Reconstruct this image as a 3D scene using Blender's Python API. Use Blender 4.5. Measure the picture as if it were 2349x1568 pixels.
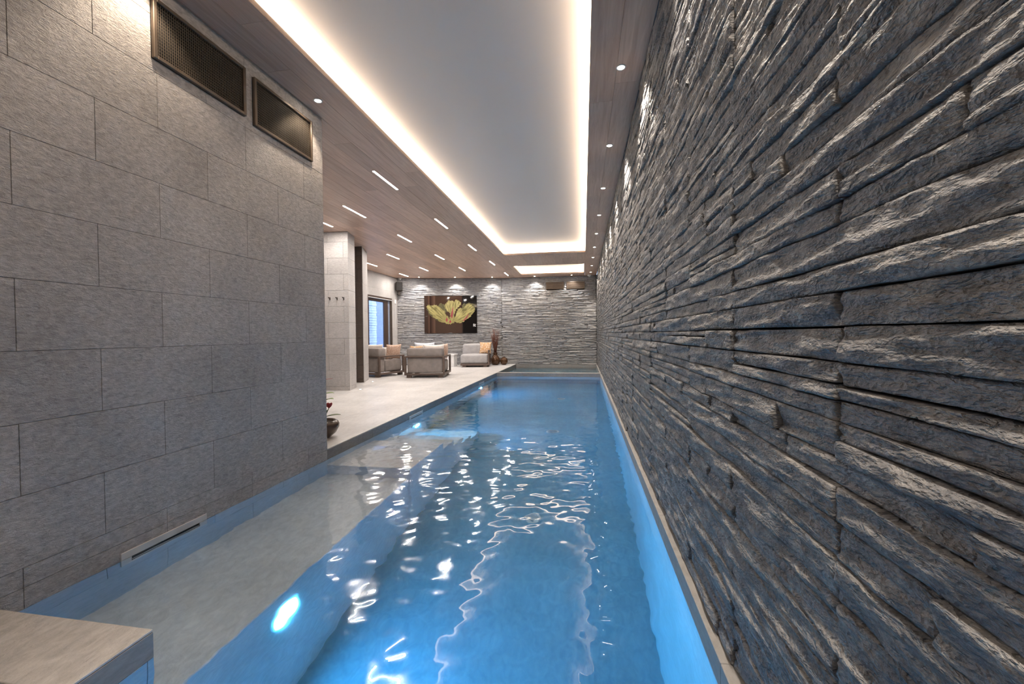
import bpy, math, random
import numpy as np
from mathutils import Vector, Matrix

for o in list(bpy.data.objects):
    bpy.data.objects.remove(o)
S = bpy.context.scene
COL = S.collection
R = math.radians
rnd = random.Random(7)

# ------------------------------------------------------------------ camera
cam_d = bpy.data.cameras.new('camera')
cam_d.sensor_width = 36.0
cam_d.lens = 963.5 / 2349.0 * 36.0
cam_d.clip_start = 0.02
cam_d.clip_end = 200
cam = bpy.data.objects.new('camera', cam_d)
COL.objects.link(cam)
yaw, pitch, roll = .1683, .01827, -.008757
fw = Vector((-math.sin(yaw) * math.cos(pitch), math.cos(yaw) * math.cos(pitch), -math.sin(pitch)))
rt = Vector((math.cos(yaw), math.sin(yaw), 0))
up = rt.cross(fw)
r2 = rt * math.cos(roll) + up * math.sin(roll)
u2 = -rt * math.sin(roll) + up * math.cos(roll)
m = Matrix((r2, u2, -fw)).transposed().to_4x4()
m.translation = Vector((0, 0, 1.03))
cam.matrix_world = m
S.camera = cam

# ------------------------------------------------------------------ world (daylight outside the glass door) and exposure
wd = bpy.data.worlds.new('world')
S.world = wd
wd.use_nodes = True
wd.node_tree.nodes['Background'].inputs[0].default_value = (.45, .62, 1.0, 1)
wd.node_tree.nodes['Background'].inputs[1].default_value = 4.5
S.view_settings.view_transform = 'Standard'
S.view_settings.look = 'None'
S.view_settings.gamma = 1
S.view_settings.use_curve_mapping = False
S.view_settings.exposure = 0.72
cy = S.cycles
cy.max_bounces = 10
cy.diffuse_bounces = 6
cy.glossy_bounces = 4
cy.transmission_bounces = 8
cy.transparent_max_bounces = 8
cy.volume_bounces = 0
cy.sample_clamp_indirect = 4
cy.blur_glossy = 0.6
cy.use_denoising = True
cy.use_light_tree = True
cy.use_adaptive_sampling = True
cy.adaptive_threshold = .12
cy.adaptive_min_samples = 16
cy.time_limit = 1150

# light strengths used by the lamp builders below
L_COVE, L_COVE_LINE, L_LINEAR, L_POOL = 7.5, 5.0, 295.0, 375.0
W_DOWN, W_DOWN_LEFT, W_DOWN_BACK = 90.0, 14.0, 32.0
WARM = (1.0, .75, .53)
NEUTRAL = (1.0, .91, .83)
POOLBLUE = (.07, .53, 1.0)

# ------------------------------------------------------------------ node helpers
def new_mat(name):
    mt = bpy.data.materials.new(name)
    mt.use_nodes = True
    nt = mt.node_tree
    return mt, nt, nt.nodes['Principled BSDF']

def N(nt, typ, ins=None, **props):
    n = nt.nodes.new('ShaderNode' + typ)
    for k, v in props.items():
        setattr(n, k, v)
    for k, v in (ins or {}).items():
        s = n.inputs[k]
        if hasattr(v, 'is_linked') or hasattr(v, 'links'):
            nt.links.new(v, s)
        else:
            s.default_value = v
    return n

def pos(nt, scale=(1, 1, 1), obj=False):
    if obj:
        src = N(nt, 'TexCoord').outputs['Object']
    else:
        src = N(nt, 'NewGeometry').outputs['Position']
    return N(nt, 'Mapping', {'Vector': src, 'Scale': scale}).outputs[0]

def noise(nt, vec, scale, detail=4, rough=.55, dist=0.0):
    return N(nt, 'TexNoise', {'Vector': vec, 'Scale': scale, 'Detail': detail, 'Roughness': rough, 'Distortion': dist}).outputs['Fac']

def ramp(nt, fac, stops):
    n = N(nt, 'ValToRGB', {'Fac': fac})
    e = n.color_ramp.elements
    while len(e) < len(stops):
        e.new(.5)
    for el, (p, c) in zip(e, stops):
        el.position = p
        el.color = (*c, 1)
    return n.outputs[0]

def bump(nt, b, h, strength=.5, dist=.005, prev=None):
    ins = {'Height': h, 'Strength': strength, 'Distance': dist}
    if prev is not None:
        ins['Normal'] = prev
    n = N(nt, 'Bump', ins)
    nt.links.new(n.outputs[0], b.inputs['Normal'])
    return n.outputs[0]

def mixc(nt, a, b, fac, typ='MIX'):
    n = N(nt, 'Mix', data_type='RGBA', blend_type=typ)
    for s, v in ((n.inputs[0], fac), (n.inputs[6], a), (n.inputs[7], b)):
        if hasattr(v, 'links'):
            nt.links.new(v, s)
        elif isinstance(v, (int, float)):
            s.default_value = v
        else:
            s.default_value = (*v, 1)
    return n.outputs[2]

def rand_tone(nt, col, amount):
    r = N(nt, 'ObjectInfo').outputs['Random']
    mr = N(nt, 'MapRange', {'Value': r, 'To Min': 1 - amount, 'To Max': 1 + amount}).outputs[0]
    cc = N(nt, 'CombineColor', {0: mr, 1: mr, 2: mr}).outputs[0]
    return mixc(nt, col, cc, 1.0, 'MULTIPLY')

def plain(name, col, rough=.5, metal=0.0, spec=.5, bumpy=None):
    mt, nt, b = new_mat(name)
    v = pos(nt, (1, 1, 1))
    c = ramp(nt, noise(nt, v, 9, 1), [(.3, [x * .9 for x in col]), (.7, [min(1, x * 1.08) for x in col])])
    nt.links.new(c, b.inputs['Base Color'])
    b.inputs['Roughness'].default_value = rough
    b.inputs['Metallic'].default_value = metal
    b.inputs['Specular IOR Level'].default_value = spec
    if bumpy:
        bump(nt, b, noise(nt, v, bumpy[0], 1), bumpy[1], bumpy[2])
    return mt

def emit(name, col, strength, sampling='FRONT'):
    mt, nt, b = new_mat(name)
    mt.cycles.emission_sampling = sampling
    nt.nodes.remove(b)
    e = N(nt, 'Emission', {'Color': (*col, 1), 'Strength': strength})
    nt.links.new(e.outputs[0], nt.nodes['Material Output'].inputs[0])
    return mt

M = {}

def tile_mat(name, lo, hi, stretch, bstr, rough=.55, tone=.06, bdist=.006):
    """split-textured porcelain: chips elongated along the bedding"""
    mt, nt, b = new_mat(name)
    v = pos(nt, stretch)
    big = noise(nt, pos(nt), 1.7, 2, .6)
    mid = noise(nt, v, 26, 3, .62, .6)
    c1 = ramp(nt, mid, [(.30, lo), (.68, hi)])
    c2 = ramp(nt, big, [(.3, (.86, .86, .86)), (.7, (1.1, 1.1, 1.1))])
    c = mixc(nt, c1, c2, 1.0, 'MULTIPLY')
    c = rand_tone(nt, c, tone)
    nt.links.new(c, b.inputs['Base Color'])
    b.inputs['Roughness'].default_value = rough
    h1 = noise(nt, v, 52, 3, .72, .5)
    n1 = bump(nt, b, h1, bstr, bdist)
    return mt

M['tile'] = tile_mat('grey_split_tile', (.315, .296, .284), (.53, .502, .482), (1, 1, 2.3), 1.0, bdist=.008)
M['pillar_tile'] = tile_mat('pale_grey_tile', (.36, .34, .335), (.50, .48, .47), (1, 1, 3), .25)
M['brown_tile'] = tile_mat('brown_tile', (.075, .055, .046), (.115, .088, .075), (1, 1, 3), .25)
M['wall_tile'] = tile_mat('pale_wall_tile', (.40, .385, .38), (.50, .485, .475), (1, 1, 3), .15, tone=.02)
M['deck'] = tile_mat('pale_deck_slab', (.50, .488, .482), (.61, .597, .588), (1, .35, 1), .12, .38, .03, .003)
M['near_deck'] = tile_mat('warm_deck_slab', (.36, .345, .338), (.52, .505, .495), (1, .5, 1), .6, .45, .03)
M['ledge_tile'] = tile_mat('bench_tile', (.60, .595, .60), (.78, .775, .775), (1, .6, 2), .5, .5, .04)
M['pool_tile'] = tile_mat('pool_tile', (.08, .25, .35), (.13, .33, .44), (1, .6, 2), .25, .5, .04)
M['waterline'] = tile_mat('pale_blue_lit_pool_tile', (.42, .50, .56), (.53, .61, .67), (1, .6, 2), .25, .5, .04)  # pale tile below water level, blue underwater glow mixed into its colour
M['coping'] = tile_mat('coping_stone', (.20, .19, .185), (.27, .26, .25), (1, .6, 2), .2, .5, .05)
M['grout'] = plain('dark_grout', (.05, .048, .046), .9)
M['grout_light'] = plain('light_grout', (.33, .31, .30), .9)

def slate(name, c0, c1, c2, b1, b2):
    mt, nt, b = new_mat(name)
    v = pos(nt, (1, 1, 2.6))
    mid = noise(nt, v, 11, 4, .66)
    c = ramp(nt, mid, [(.30, c0), (.52, c1), (.74, c2)])
    big = noise(nt, pos(nt, (1, 1, 1.6)), 1.3, 2, .6)
    c = mixc(nt, c, ramp(nt, big, [(.3, (.84, .86, .90)), (.7, (1.13, 1.10, 1.05))]), 1.0, 'MULTIPLY')
    c = rand_tone(nt, c, .12)
    nt.links.new(c, b.inputs['Base Color'])
    nt.links.new(N(nt, 'MapRange', {'Value': mid, 'To Min': .62, 'To Max': .44}).outputs[0], b.inputs['Roughness'])
    chip = N(nt, 'TexVoronoi', {'Vector': N(nt, 'VectorMath', {0: v, 1: N(nt, 'TexNoise', {'Vector': v, 'Scale': 14.0, 'Detail': 2.0}).outputs['Color']}, operation='ADD').outputs[0], 'Scale': 9.0}, feature='F1').outputs['Distance']
    n1 = bump(nt, b, chip, b1, .016)
    n2 = bump(nt, b, noise(nt, v, 38, 4, .70), b2, .012, n1)
    return mt
M['slate'] = slate('split_slate', (.070, .073, .082), (.150, .150, .156), (.29, .28, .268), .55, .9)
M['slate_lit'] = slate('lit_split_slate', (.27, .272, .285), (.37, .368, .376), (.50, .492, .49), .35, .6)  # same slate, with the back wall's strong lighting put into its colour
M['gap'] = plain('dark_joint', (.014, .010, .008), .95, spec=.1)

def wood(name, lo, hi, axis='Y', rough=.45, grain=1.0, tone=.12):
    mt, nt, b = new_mat(name)
    st = {'X': (.9, 14, 14), 'Y': (14, .9, 14), 'Z': (14, 14, .9)}[axis]
    off = N(nt, 'ObjectInfo').outputs['Random']
    p = N(nt, 'NewGeometry').outputs['Position']
    sh = N(nt, 'VectorMath', {0: p, 1: N(nt, 'CombineXYZ', {0: N(nt, 'Math', {0: off, 1: 7.3}, operation='MULTIPLY').outputs[0], 1: N(nt, 'Math', {0: off, 1: 31.0}, operation='MULTIPLY').outputs[0]}).outputs[0]}, operation='ADD').outputs[0]
    v = N(nt, 'Mapping', {'Vector': sh, 'Scale': st}).outputs[0]
    g = noise(nt, v, 1.6 * grain, 4, .6, 1.2)
    c = ramp(nt, g, [(.28, lo), (.72, hi)])
    c = rand_tone(nt, c, tone)
    nt.links.new(c, b.inputs['Base Color'])
    b.inputs['Roughness'].default_value = rough
    bump(nt, b, g, .12, .002)
    return mt
M['ceil_wood'] = wood('ceiling_oak', (.46, .30, .22), (.65, .47, .37), 'Y', .42)
M['lip_wood'] = wood('cove_oak', (.22, .155, .12), (.34, .25, .20), 'Y', .45)
M['frame_wood'] = wood('dark_frame_wood', (.075, .050, .040), (.135, .098, .082), 'X', .45, 2.0, .05)
M['door_wood'] = wood('dark_door_wood', (.030, .017, .012), (.060, .036, .027), 'Z', .4)

def panel_mat():
    mt, nt, b = new_mat('satin_ceiling_panel')
    b.inputs['Base Color'].default_value = (.80, .745, .695, 1)
    b.inputs['Roughness'].default_value = .28
    b.inputs['Specular IOR Level'].default_value = .25
    return mt
M['panel'] = panel_mat()
M['fabric'] = plain('taupe_fabric', (.255, .225, .212), .9, spec=.2, bumpy=(900, .25, .001))
M['fabric_pale'] = plain('pale_grey_fabric', (.36, .35, .355), .9, spec=.2, bumpy=(900, .25, .001))
M['white_fabric'] = plain('cream_fabric', (.68, .62, .58), .9, spec=.2)
M['brass'] = plain('bronze_metal', (.16, .125, .098), .42, .75)
M['mesh_metal'] = plain('grille_metal', (.11, .09, .072), .5, .5)
M['black'] = plain('black_void', (.008, .007, .007), .8)
M['steel'] = plain('brushed_steel', (.62, .61, .60), .38, .35)
M['white_plastic'] = plain('white_plastic', (.75, .75, .75), .4)
M['white_stone'] = plain('white_lacquer', (.70, .69, .69), .35)
M['speaker_black'] = plain('speaker_body', (.032, .020, .015), .45)
M['bronze_glaze'] = plain('bronze_glaze', (.095, .048, .024), .18, .35)
M['bowl_glaze'] = plain('brown_bowl_glaze', (.085, .055, .042), .25, .1)
M['stick'] = plain('dried_twig', (.125, .045, .028), .7)
M['leaf'] = plain('green_leaf', (.20, .30, .06), .45)
M['leaf_dark'] = plain('dark_green_leaf', (.09, .12, .045), .45)
M['petal_red'] = plain('red_petal', (.45, .05, .05), .5)
M['soil'] = plain('dark_soil', (.03, .022, .016), .95)
M['ext_stone'] = plain('outside_stone', (.60, .62, .66), .8, bumpy=(30, .6, .01))
M['ext_wall'] = plain('outside_render', (.20, .23, .30), .8)
M['cove_emit'] = emit('cove_led', WARM, L_COVE)
M['cove_line_emit'] = emit('cove_led_line', (1, .86, .70), L_COVE_LINE)
M['linear_emit'] = emit('linear_led', NEUTRAL, L_LINEAR)
M['down_emit'] = emit('downlight_lens', (1, .88, .74), 30)
M['floor_emit'] = emit('floor_spot_lens', (1, .93, .86), 14)
M['pool_emit'] = emit('pool_lamp_lens', POOLBLUE, L_POOL)

def dotted(name, base, mark, scale):
    mt, nt, b = new_mat(name)
    v = N(nt, 'TexVoronoi', {'Vector': pos(nt, (1, 1, 1)), 'Scale': scale}).outputs['Distance']
    c = ramp(nt, v, [(.30, mark), (.40, base)])
    nt.links.new(c, b.inputs['Base Color'])
    b.inputs['Roughness'].default_value = .9
    return mt
M['ochre_print'] = dotted('ochre_printed_fabric', (.52, .31, .16), (.72, .64, .56), 26)
M['peach_print'] = dotted('peach_printed_fabric', (.50, .34, .26), (.66, .52, .44), 34)

def striped(name, a, c2, scale):
    mt, nt, b = new_mat(name)
    w = N(nt, 'TexWave', {'Vector': pos(nt), 'Scale': scale, 'Distortion': .3}, wave_type='BANDS', bands_direction='X').outputs['Fac']
    c = ramp(nt, w, [(.42, a), (.58, c2)])
    nt.links.new(c, b.inputs['Base Color'])
    b.inputs['Roughness'].default_value = .9
    return mt
M['blue_stripe'] = striped('blue_striped_fabric', (.42, .47, .56), (.74, .75, .78), 9)

def glass_mat():
    mt, nt, b = new_mat('door_glass')
    b.inputs['Base Color'].default_value = (.9, .95, 1, 1)
    b.inputs['Roughness'].default_value = 0
    b.inputs['IOR'].default_value = 1.45
    b.inputs['Transmission Weight'].default_value = 1
    return mt
M['glass'] = glass_mat()

def water_mat(name, sig):
    mt, nt, b = new_mat(name)
    nt.nodes.remove(b)
    g = N(nt, 'BsdfGlass', {'Color': (1, 1, 1, 1), 'Roughness': 0.0, 'IOR': 1.33})
    out = nt.nodes['Material Output']
    g2 = N(nt, 'BsdfGlass', {'Color': (1, 1, 1, 1), 'Roughness': 0.09, 'IOR': 1.33})      # share of the surface broken up by capillary ripples
    mx = N(nt, 'MixShader', {0: .34, 1: g.outputs[0], 2: g2.outputs[0]})
    nt.links.new(mx.outputs[0], out.inputs['Surface'])
    d = max(sig)
    va = N(nt, 'VolumeAbsorption', {'Color': tuple(1 - s / d for s in sig) + (1,), 'Density': d})
    nt.links.new(va.outputs[0], out.inputs['Volume'])
    return mt
M['water'] = water_mat('pool_water', (.14, .05, .02))
M['spa_water'] = water_mat('spa_water', (.20, .05, .015))

# ------------------------------------------------------------------ mesh helpers
def link(o, parent=None):
    COL.objects.link(o)
    if parent is not None:
        o.parent = parent
    return o

def tag(o, label=None, cat=None, group=None, kind=None):
    if label: o['label'] = label
    if cat: o['category'] = cat
    if group: o['group'] = group
    if kind: o['kind'] = kind
    return o

def empty(name, loc=(0, 0, 0), rz=0.0):
    o = bpy.data.objects.new(name, None)
    o.empty_display_size = .1
    COL.objects.link(o)
    o.location = loc
    o.rotation_euler = (0, 0, rz)
    return o

class MB:
    def __init__(s):
        s.v, s.f = [], []
    def add(s, vs, fs):
        k = len(s.v)
        s.v += [tuple(p) for p in vs]
        s.f += [tuple(i + k for i in f) for f in fs]
        return s
    def box(s, x0, x1, y0, y1, z0, z1):
        return s.add([(x0, y0, z0), (x1, y0, z0), (x1, y1, z0), (x0, y1, z0), (x0, y0, z1), (x1, y0, z1), (x1, y1, z1), (x0, y1, z1)],
                     [(0, 3, 2, 1), (4, 5, 6, 7), (0, 1, 5, 4), (1, 2, 6, 5), (2, 3, 7, 6), (3, 0, 4, 7)])
    def bbox(s, x0, x1, y0, y1, z0, z1, c=.004):
        """box with chamfered edges"""
        xs, ys, zs = (x0, x1), (y0, y1), (z0, z1)
        vs, idx = [], {}
        for i in (0, 1):
            for j in (0, 1):
                for k in (0, 1):
                    p = [xs[i], ys[j], zs[k]]
                    d = [c if i == 0 else -c, c if j == 0 else -c, c if k == 0 else -c]
                    for a in range(3):
                        q = [p[t] + (d[t] if t != a else 0) for t in range(3)]
                        idx[i, j, k, a] = len(vs)
                        vs.append(q)
        fs = []
        for a in range(3):
            b1, b2 = (a + 1) % 3, (a + 2) % 3
            for sd in (0, 1):
                loop = []
                for (p, q) in ((0, 0), (1, 0), (1, 1), (0, 1)):
                    key = [0, 0, 0]; key[a] = sd; key[b1] = p; key[b2] = q
                    loop.append(idx[(*key, a)])
                fs.append(tuple(loop if sd else loop[::-1]))
        for a in range(3):            # edges along a
            b1, b2 = (a + 1) % 3, (a + 2) % 3
            for p in (0, 1):
                for q in (0, 1):
                    k0 = [0, 0, 0]; k0[b1] = p; k0[b2] = q; k1 = list(k0); k1[a] = 1
                    fs.append((idx[(*k0, b1)], idx[(*k1, b1)], idx[(*k1, b2)], idx[(*k0, b2)]))
        for i in (0, 1):
            for j in (0, 1):
                for k in (0, 1):
                    fs.append((idx[i, j, k, 0], idx[i, j, k, 1], idx[i, j, k, 2]))
        return s.add(vs, fs)
    def prism(s, poly, z0, z1):
        n = len(poly)
        vs = [(x, y, z0) for x, y in poly] + [(x, y, z1) for x, y in poly]
        fs = [tuple(range(n))[::-1], tuple(range(n, 2 * n))] + [(i, (i + 1) % n, n + (i + 1) % n, n + i) for i in range(n)]
        return s.add(vs, fs)
    def tube(s, pts, rad, n=8, caps=True):
        pts = [Vector(p) for p in pts]
        rads = rad if isinstance(rad, (list, tuple)) else [rad] * len(pts)
        rings = []
        for i, p in enumerate(pts):
            d = (pts[min(i + 1, len(pts) - 1)] - pts[max(i - 1, 0)]).normalized()
            a = d.cross(Vector((0, 0, 1)))
            if a.length < 1e-4: a = Vector((1, 0, 0))
            a.normalize(); b = d.cross(a)
            rings.append([p + (a * math.cos(t) + b * math.sin(t)) * rads[i] for t in (2 * math.pi * k / n for k in range(n))])
        fs = []
        for i in range(len(pts) - 1):
            for k in range(n):
                fs.append((i * n + k, (i + 1) * n + k, (i + 1) * n + (k + 1) % n, i * n + (k + 1) % n))
        if caps:
            fs += [tuple(range(n)), tuple(range((len(pts) - 1) * n, len(pts) * n))[::-1]]
        return s.add([q for r in rings for q in r], fs)
    def lathe(s, prof, n=28, c=(0, 0, 0)):
        vs, fs = [], []
        for (r, z) in prof:
            for k in range(n):
                t = 2 * math.pi * k / n
                vs.append((c[0] + r * math.cos(t), c[1] + r * math.sin(t), c[2] + z))
        for i in range(len(prof) - 1):
            for k in range(n):
                fs.append((i * n + k, i * n + (k + 1) % n, (i + 1) * n + (k + 1) % n, (i + 1) * n + k))
        if prof[0][0] > 1e-5: fs.append(tuple(range(n))[::-1])
        if prof[-1][0] > 1e-5: fs.append(tuple(range((len(prof) - 1) * n, len(prof) * n)))
        return s.add(vs, fs)
    def ring(s, r0, r1, z0, z1, n=24, c=(0, 0, 0)):
        vs = [(c[0] + r * math.cos(2 * math.pi * k / n), c[1] + r * math.sin(2 * math.pi * k / n), c[2] + z) for (r, z) in ((r0, z0), (r1, z0), (r1, z1), (r0, z1)) for k in range(n)]
        return s.add(vs, [(i * n + k, i * n + (k + 1) % n, (i + 1) % 4 * n + (k + 1) % n, (i + 1) % 4 * n + k) for i in range(4) for k in range(n)])
    def mesh(s, name, smooth=False):
        me = bpy.data.meshes.new(name)
        me.from_pydata(s.v, [], s.f)
        if smooth:
            me.polygons.foreach_set('use_smooth', [True] * len(me.polygons))
        me.update()
        return me
    def build(s, name, mt, parent=None, smooth=False, recalc=True):
        me = s.mesh(name, smooth)
        if recalc:
            import bmesh
            bm = bmesh.new(); bm.from_mesh(me)
            bmesh.ops.recalc_face_normals(bm, faces=bm.faces)
            bm.to_mesh(me); bm.free()
        me.materials.append(M[mt])
        return link(bpy.data.objects.new(name, me), parent)

def rbox(w, d, h, r=.05, puff=.0, n=5):
    """rounded, slightly puffed upholstery block centred on x,y, base z=0"""
    mb = MB()
    hw = Vector((w / 2, d / 2, h / 2))
    def coords(hh):
        arc = [-hh + r * (1 - math.cos(a)) for a in (0, .5, 1.05, math.pi / 2)]
        mid = [(-hh + r) + (2 * hh - 2 * r) * k / n for k in range(1, n)]
        return arc + mid + [-a for a in arc[::-1]]
    cs = [coords(hw[i]) for i in range(3)]
    def warp(p):
        inn = Vector([max(-hw[i] + r, min(hw[i] - r, p[i])) for i in range(3)])
        d_ = p - inn
        q = inn + (d_.normalized() * r if d_.length > 1e-9 else d_)
        if puff:
            for a in range(3):
                b1, b2 = (a + 1) % 3, (a + 2) % 3
                k = (1 - (q[b1] / hw[b1]) ** 2) * (1 - (q[b2] / hw[b2]) ** 2)
                q[a] += puff * k * (q[a] / hw[a])
        q.z += h / 2
        return q
    for a in range(3):
        b1, b2 = (a + 1) % 3, (a + 2) % 3
        for sd in (-1, 1):
            vs, fs = [], []
            A, B = cs[b1], cs[b2]
            for x in A:
                for y in B:
                    p = Vector((0, 0, 0)); p[a] = sd * hw[a]; p[b1] = x; p[b2] = y
                    vs.append(warp(p))
            nb = len(B)
            for i in range(len(A) - 1):
                for j in range(nb - 1):
                    f = (i * nb + j, (i + 1) * nb + j, (i + 1) * nb + j + 1, i * nb + j + 1)
                    fs.append(f if sd > 0 else f[::-1])
            mb.add(vs, fs)
    return mb

def weld(mb, eps=1e-4):
    key, new, vm = {}, [], []
    for p in mb.v:
        k = tuple(round(c / eps) for c in p)
        if k not in key:
            key[k] = len(new); new.append(p)
        vm.append(key[k])
    mb.f = [f for f in (tuple(dict.fromkeys(vm[i] for i in f)) for f in mb.f) if len(f) > 2]
    mb.v = new
    return mb

def pillow(s, t, seed=0, n=12, s2=None):
    """throw pillow standing in the local XZ plane, thickness along Y, base z=0"""
    rr = random.Random(seed)
    s2 = s2 or s
    vs, fs = [], []
    for sd in (1, -1):
        for i in range(n + 1):
            for j in range(n + 1):
                u, v = -1 + 2 * i / n, -1 + 2 * j / n
                pin = 1 - .10 * (1 - u * u) * v * v - .10 * (1 - v * v) * u * u
                th = t / 2 * max(0, (1 - u * u) * (1 - v * v)) ** .45
                th *= 1 + .10 * math.sin(3 * u + seed) * math.cos(2.5 * v + seed)
                vs.append((u * s / 2 * (1 - .10 * (1 - v * v) * u * u), sd * th, s2 / 2 + v * s2 / 2 * (1 - .10 * (1 - u * u) * v * v)))
    o = (n + 1) ** 2
    for sd in (0, 1):
        for i in range(n):
            for j in range(n):
                a = sd * o + i * (n + 1) + j
                f = (a, a + n + 1, a + n + 2, a + 1)
                fs.append(f if sd else f[::-1])
    mb = MB(); mb.add(vs, fs)
    return weld(mb)

# ------------------------------------------------------------------ dimensions
ZC = 2.98          # timber ceiling
XL, XR = -2.31, .42
XW = .447          # face of the slate wall
XD = -6.28         # far left wall
YB = 14.36         # back wall
ZW = -.10          # water level
YEND = 11.06       # far end of the pool
XLEDGE = -1.535

def struct(o, label=None):
    o['kind'] = 'structure'
    if label: o['label'] = label
    return o

# ------------------------------------------------------------------ tiles as single pieces
_tile_cache = {}
def tile_piece(name, w, h, t, mt, parent, loc, rz, c=.0012):
    key = (round(w, 3), round(h, 3), t, mt, c)
    if key not in _tile_cache:
        me = MB().bbox(0, w, 0, t, 0, h, min(c, w / 4, h / 4)).mesh(name)
        me.materials.append(M[mt])
        import bmesh
        bm = bmesh.new(); bm.from_mesh(me)
        bmesh.ops.recalc_face_normals(bm, faces=bm.faces)
        bm.to_mesh(me); bm.free()
        _tile_cache[key] = me
    o = bpy.data.objects.new(name, _tile_cache[key])
    o.location = loc
    o.rotation_euler = (0, 0, rz)
    return link(o, parent)

def tile_field(name, parent, org, rz, u0, u1, rows, pitch, off, mt, t=.012, g=.0015, holes=()):
    """running-bond tiles on a vertical face; local u runs along rz, the face looks to local -Y"""
    ca, sa = math.cos(rz), math.sin(rz)
    for i in range(len(rows) - 1):
        z0, z1 = rows[i], rows[i + 1]
        o = off[i % len(off)]
        k = math.floor((u0 - o) / pitch)
        cuts = [u0]
        while True:
            x = o + k * pitch
            if x >= u1 - .004: break
            if x > u0 + .004: cuts.append(x)
            k += 1
        cuts.append(u1)
        for a, b in zip(cuts[:-1], cuts[1:]):
            pieces = [(a, b, z0, z1)]
            for (ha, hb, hz0, hz1) in holes:
                out = []
                for (p, q, r, s) in pieces:
                    if q <= ha or p >= hb or s <= hz0 or r >= hz1:
                        out.append((p, q, r, s)); continue
                    if p < ha: out.append((p, ha, r, s))
                    if q > hb: out.append((hb, q, r, s))
                    if r < hz0: out.append((max(p, ha), min(q, hb), r, hz0))
                    if s > hz1: out.append((max(p, ha), min(q, hb), hz1, s))
                pieces = out
            for (p, q, r, s) in pieces:
                if q - p < .012 or s - r < .012: continue
                tile_piece(name, q - p - 2 * g, s - r - 2 * g, t, mt, parent,
                           (org[0] + ca * (p + g), org[1] + sa * (p + g), r + g), rz)

# ------------------------------------------------------------------ slate cladding
def _hash(ix, iy, seed):
    h = (ix * 374761393 + iy * 668265263 + seed * 974711) & 0x7fffffff
    h = ((h ^ (h >> 13)) * 1274126177) & 0x7fffffff
    return ((h ^ (h >> 16)) & 0xffff) / 65535.0
def vnoise(x, y, seed):
    ix = np.floor(x).astype(np.int64); iy = np.floor(y).astype(np.int64)
    fx = x - ix; fy = y - iy
    fx = fx * fx * (3 - 2 * fx); fy = fy * fy * (3 - 2 * fy)
    a = _hash(ix, iy, seed); b = _hash(ix + 1, iy, seed); c = _hash(ix, iy + 1, seed); d = _hash(ix + 1, iy + 1, seed)
    return (a * (1 - fx) + b * fx) * (1 - fy) + (c * (1 - fx) + d * fx) * fy

def stone_strip(u0, u1, v0, v1, du, dv, seed, amp=1.0, gap=.0032, soft=1.0):
    """one split-faced slate strip: (u, depth, v) verts and quads; depth > 0 comes out of the wall"""
    rr = random.Random(seed)
    nu = max(2, int(round((u1 - u0) / du))); nv = max(2, int(round((v1 - v0) / dv)))
    g0, g1 = gap * rr.uniform(.3, 1.8), gap * rr.uniform(.2, 1.2)
    us = np.linspace(u0 + g1 * .7, u1 - g1 * .7, nu + 1); vs_ = np.linspace(0, 1, nv + 1)
    U, T = np.meshgrid(us, vs_, indexing='ij')
    jit = gap * 1.1
    lo = v0 + g0 * .5 + jit * amp * (vnoise(us * 9, us * 0 + seed % 97, seed) - .35)
    hi = v1 - g0 * .5 - jit * amp * (vnoise(us * 9 + 31, us * 0 + seed % 89, seed + 5) - .35)
    V = lo[:, None] * (1 - T) + hi[:, None] * T
    n = rr.uniform(-.003, .010) * amp
    tilt = rr.uniform(-.006, .006) * amp
    D = n + tilt * (T - .5)
    ph = seed * .37 % 50
    ridge = vnoise(U * 7 + ph, V * 75 + U * 5 + ph, seed)
    D = D + amp * (.010 * (ridge - .5) + .0065 * (vnoise(U * 19 + ph, V * 130, seed + 1) - .5) + .003 * (vnoise(U * 60, V * 300, seed + 2) - .5))
    step = np.clip((vnoise(U * 4 + ph, V * 22 + ph, seed + 9) - .56) * 14, 0, 1)
    D = D - amp * .0055 * step
    lay = vnoise(U * 3.2 + ph, V * 42 + U * 3 + ph, seed + 17) * 5            # split layers: terraces with sharp lips
    fr_ = lay - np.floor(lay)
    D = D + amp * .0034 * (np.floor(lay) + np.clip((fr_ - .78) / .22, 0, 1) - 2.5)
    edge = np.minimum(np.minimum(T, 1 - T) * nv, 1.0)
    D = D - (1 - edge) * soft * amp * (.0008 + .0036 * vnoise(U * 14 + ph, V * 10, seed + 3))
    eu = np.minimum(np.minimum(U - us[0], us[-1] - U) / max(du, 1e-6), 1.0)
    D = D - (1 - eu) * soft * amp * .0025
    P = np.stack([U, D, V], -1).reshape(-1, 3)
    idx = np.arange((nu + 1) * (nv + 1)).reshape(nu + 1, nv + 1)
    q = np.stack([idx[:-1, :-1], idx[1:, :-1], idx[1:, 1:], idx[:-1, 1:]], -1).reshape(-1, 4)
    rim = np.concatenate([idx[:, 0], idx[-1, 1:], idx[-2::-1, -1], idx[0, -2:0:-1]])
    back = P[rim].copy(); back[:, 1] = -.042
    nb = len(P)
    m_ = len(rim); k = np.arange(m_)
    sq = np.stack([rim, nb + k, nb + (k + 1) % m_, rim[(k + 1) % m_]], -1)
    return np.concatenate([P, back]), np.concatenate([q, sq])

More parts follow.
